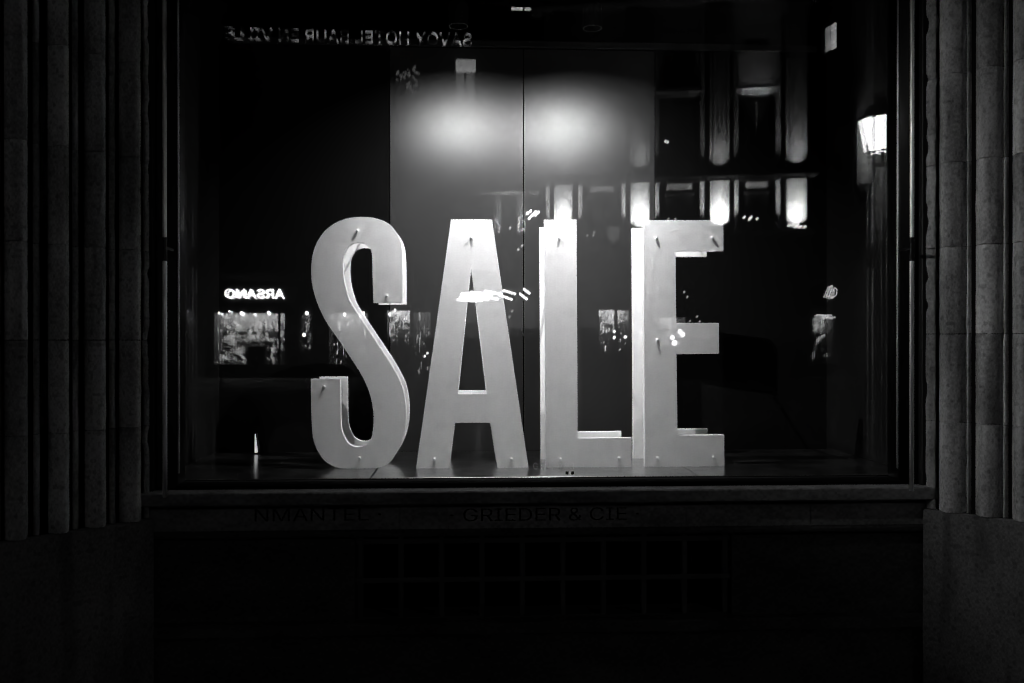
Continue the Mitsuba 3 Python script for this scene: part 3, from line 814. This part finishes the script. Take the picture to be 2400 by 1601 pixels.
def splay_block(d, z0, z1):
    y = lc[1]
    return trimesh.convex.convex_hull(np.array([[a, b, z] for a, b in ((xw - d, y - .36 + d), (xw + 2.5, y - .36 + d), (xw + 2.5, y - 1.7), (xs_ - d, y - 1.7)) for z in (z0, z1)]))


put('shaft', splay_block(0, .801, 8.0), 'facade', cp)
put('plinth', splay_block(.06, -.1, .8), 'facade', cp)
ln = thing('wall_lantern', 'large glowing lantern with a dark cap on a bracket at right', 'lantern')


def hexa(r, z, n=8, ph=.2): return [(lc[0] + r * math.cos(ph + 2 * math.pi * i / n), lc[1] + r * math.sin(ph + 2 * math.pi * i / n), lc[2] + z) for i in range(n)]


put('glass', trimesh.convex.convex_hull(np.array(hexa(.170, .15) + hexa(.110, -.165))), 'paint', ln, emit=8.5, weight=1.0)
put('cap', trimesh.convex.convex_hull(np.array(hexa(.185, .153) + hexa(.178, .17) + hexa(.09, .24) + hexa(.07, .36))), 'black', ln)
put('finial', ball(lc + [0, 0, .385], .04, 1), 'black', ln)
put('ring', trimesh.creation.torus(.110, .010, major_sections=20, minor_sections=6, transform=trimesh.transformations.translation_matrix(lc - [0, 0, .175])), 'black', ln)
put('stem', cat([tube(lc - [0, 0, .18], lc - [0, 0, .28], .03, 10), tube(lc - [0, 0, .28], lc - [0, 0, .31], .055, 10), tube(lc - [0, 0, .31], lc - [0, .1, .45], .016, 8)]), 'black', ln)
put('bracket', cat([tube(lc - [0, .1, .44], lc - [0, .3, .56], .035, 8), tube(lc - [0, .25, .50], lc - [0, .36, .60], .05, 8), bx(lc[0] - .045, lc[0] + .045, lc[1] - .359, lc[1] - .29, lc[2] - 1.0, lc[2] - .42, .02)]), 'black', ln)

# ================================================================== the photographer, who stands behind the camera
def chain(joints, bones, edge=.02, it=8):
    man = m3.Manifold()
    for a, b in bones:
        man += m3.Manifold.hull_points(np.vstack([ball(np.array(joints[q][:3]), joints[q][3], 2).vertices for q in (a, b)]))
    m = man.refine_to_length(edge).to_mesh()
    t = trimesh.Trimesh(m.vert_properties[:, :3], m.tri_verts)
    return trimesh.smoothing.filter_taubin(t, iterations=it)


pr = thing('person', 'person in dark clothes with a camera at the face, mirrored in the letter A', 'person')
J = {'pel': (0, -.17, .95, .14), 'waist': (0, -.17, 1.10, .125), 'chest': (0, -.18, 1.30, .145), 'neckb': (0, -.17, 1.45, .065), 'neck': (0, -.155, 1.53, .055),
     'shl': (-.17, -.17, 1.40, .062), 'shr': (.17, -.17, 1.40, .062), 'ell': (-.21, -.02, 1.20, .045), 'elr': (.24, -.04, 1.22, .045), 'wrl': (-.055, -.035, 1.46, .030), 'wrr': (.095, -.055, 1.49, .030),
     'hpl': (-.09, -.17, .90, .10), 'hpr': (.09, -.17, .90, .10), 'knl': (-.12, -.13, .50, .062), 'knr': (.12, -.19, .50, .062), 'anl': (-.13, -.16, .09, .045), 'anr': (.13, -.24, .09, .045)}
put('coat', chain(J, [('pel', 'waist'), ('waist', 'chest'), ('chest', 'neckb'), ('shl', 'chest'), ('shr', 'chest'), ('shl', 'shr'), ('shl', 'neckb'), ('shr', 'neckb'), ('shl', 'ell'), ('ell', 'wrl'), ('shr', 'elr'), ('elr', 'wrr'), ('pel', 'hpl'), ('pel', 'hpr')]), 'cloth', pr, smooth=True)
put('trousers', chain(J, [('hpl', 'hpr'), ('hpl', 'knl'), ('knl', 'anl'), ('hpr', 'knr'), ('knr', 'anr')]), 'cloth', pr, smooth=True)
for s, q in ((-1, 'anl'), (1, 'anr')):
    x, y = J[q][0], J[q][1]
    put('shoe', chain({'h': (x, y - .03, .05, .042), 'b': (x + s * .01, y + .10, .04, .042), 't': (x + s * .015, y + .17, .03, .03)}, [('h', 'b'), ('b', 't')]), 'black', pr, smooth=True)
H = {'n': (0, -.155, 1.50, .052), 'n2': (0, -.15, 1.56, .052), 'cr': (0, -.165, 1.635, .083), 'fr': (0, -.135, 1.645, .068), 'jaw': (0, -.11, 1.545, .042), 'chk': (0, -.12, 1.585, .058), 'nose0': (0, -.072, 1.615, .010), 'nose': (0, -.056, 1.585, .012),
     'el': (-.078, -.155, 1.60, .012), 'el2': (-.082, -.165, 1.63, .014), 'er': (.078, -.155, 1.60, .012), 'er2': (.082, -.165, 1.63, .014), 'lip': (0, -.074, 1.553, .010), 'lip2': (.0, -.10, 1.56, .03)}
put('head', chain(H, [('n', 'n2'), ('n2', 'cr'), ('cr', 'fr'), ('fr', 'chk'), ('chk', 'jaw'), ('n2', 'jaw'), ('nose0', 'nose'), ('chk', 'nose0'), ('el', 'el2'), ('er', 'er2'), ('cr', 'el2'), ('cr', 'er2'), ('lip', 'lip2')], .008, 4), 'skin', pr, smooth=True)
put('hair', chain({'a': (0, -.175, 1.655, .088), 'b': (0, -.14, 1.675, .074), 'c': (0, -.20, 1.60, .075)}, [('a', 'b'), ('a', 'c')], .012, 3), 'hair', pr, smooth=True)
for s, wq in ((-1, 'wrl'), (1, 'wrr')):
    w0 = np.array(J[wq][:3])
    c0_ = np.array([s * .078, -.055, 1.585]) if s > 0 else np.array([-.045, -.03, 1.545])
    h = {'w': (*w0, .026), 'p': (*(w0 * .35 + c0_ * .65), .028), 'p1': (*(c0_ + [.0, -.01, -.025]), .02), 'p2': (*(c0_ + [0, -.01, .02]), .018)}
    bn = [('w', 'p'), ('p', 'p1'), ('p', 'p2')]
    for i in range(4):
        z = c0_[2] - .030 + i * .0195; l = (.8, .95, 1.0, .9)[i]
        if s > 0: ps = [(c0_[0] + .004, -.05, z), (c0_[0] + .002, -.028, z + .002), (c0_[0] - .016 * l, -.014, z + .003), (c0_[0] - .030 * l, -.016, z + .003)]
        else: ps = [(c0_[0] + .01 + i * .004, -.055 + i * .012, 1.532), (c0_[0] + .030, -.05 + i * .014, 1.530), (c0_[0] + .052 * l, -.048 + i * .014, 1.538), (c0_[0] + .068 * l, -.048 + i * .014, 1.552)]
        for j, q in enumerate(ps): h[f'f{i}{j}'] = (*q, .0088 - .0009 * j)
        bn += [('p', f'f{i}0')] + [(f'f{i}{j}', f'f{i}{j+1}') for j in range(3)]
    if s > 0: tp = [(c0_[0] - .005, -.075, 1.572), (c0_[0] - .02, -.082, 1.580), (c0_[0] - .034, -.083, 1.588)]
    else: tp = [(c0_[0] - .006, -.035, 1.555), (c0_[0] - .002, -.03, 1.575), (c0_[0] + .004, -.028, 1.592)]
    for j, q in enumerate(tp): h[f't{j}'] = (*q, .0105 - .001 * j)
    bn += [('p', 't0'), ('t0', 't1'), ('t1', 't2')]
    put('hand', chain(h, bn, .0045, 3), 'skin', pr, smooth=True)
ck = thing('camera_body', 'small black camera held at the eye by the mirrored person', 'camera')
put('body', bx(-.068, .068, -.062, -.030, 1.556, 1.630, .006), 'black', ck)
put('lens', tube((0, -.0295, 1.598), (0, -.022, 1.598), .026, 24), 'black', ck, smooth=40)
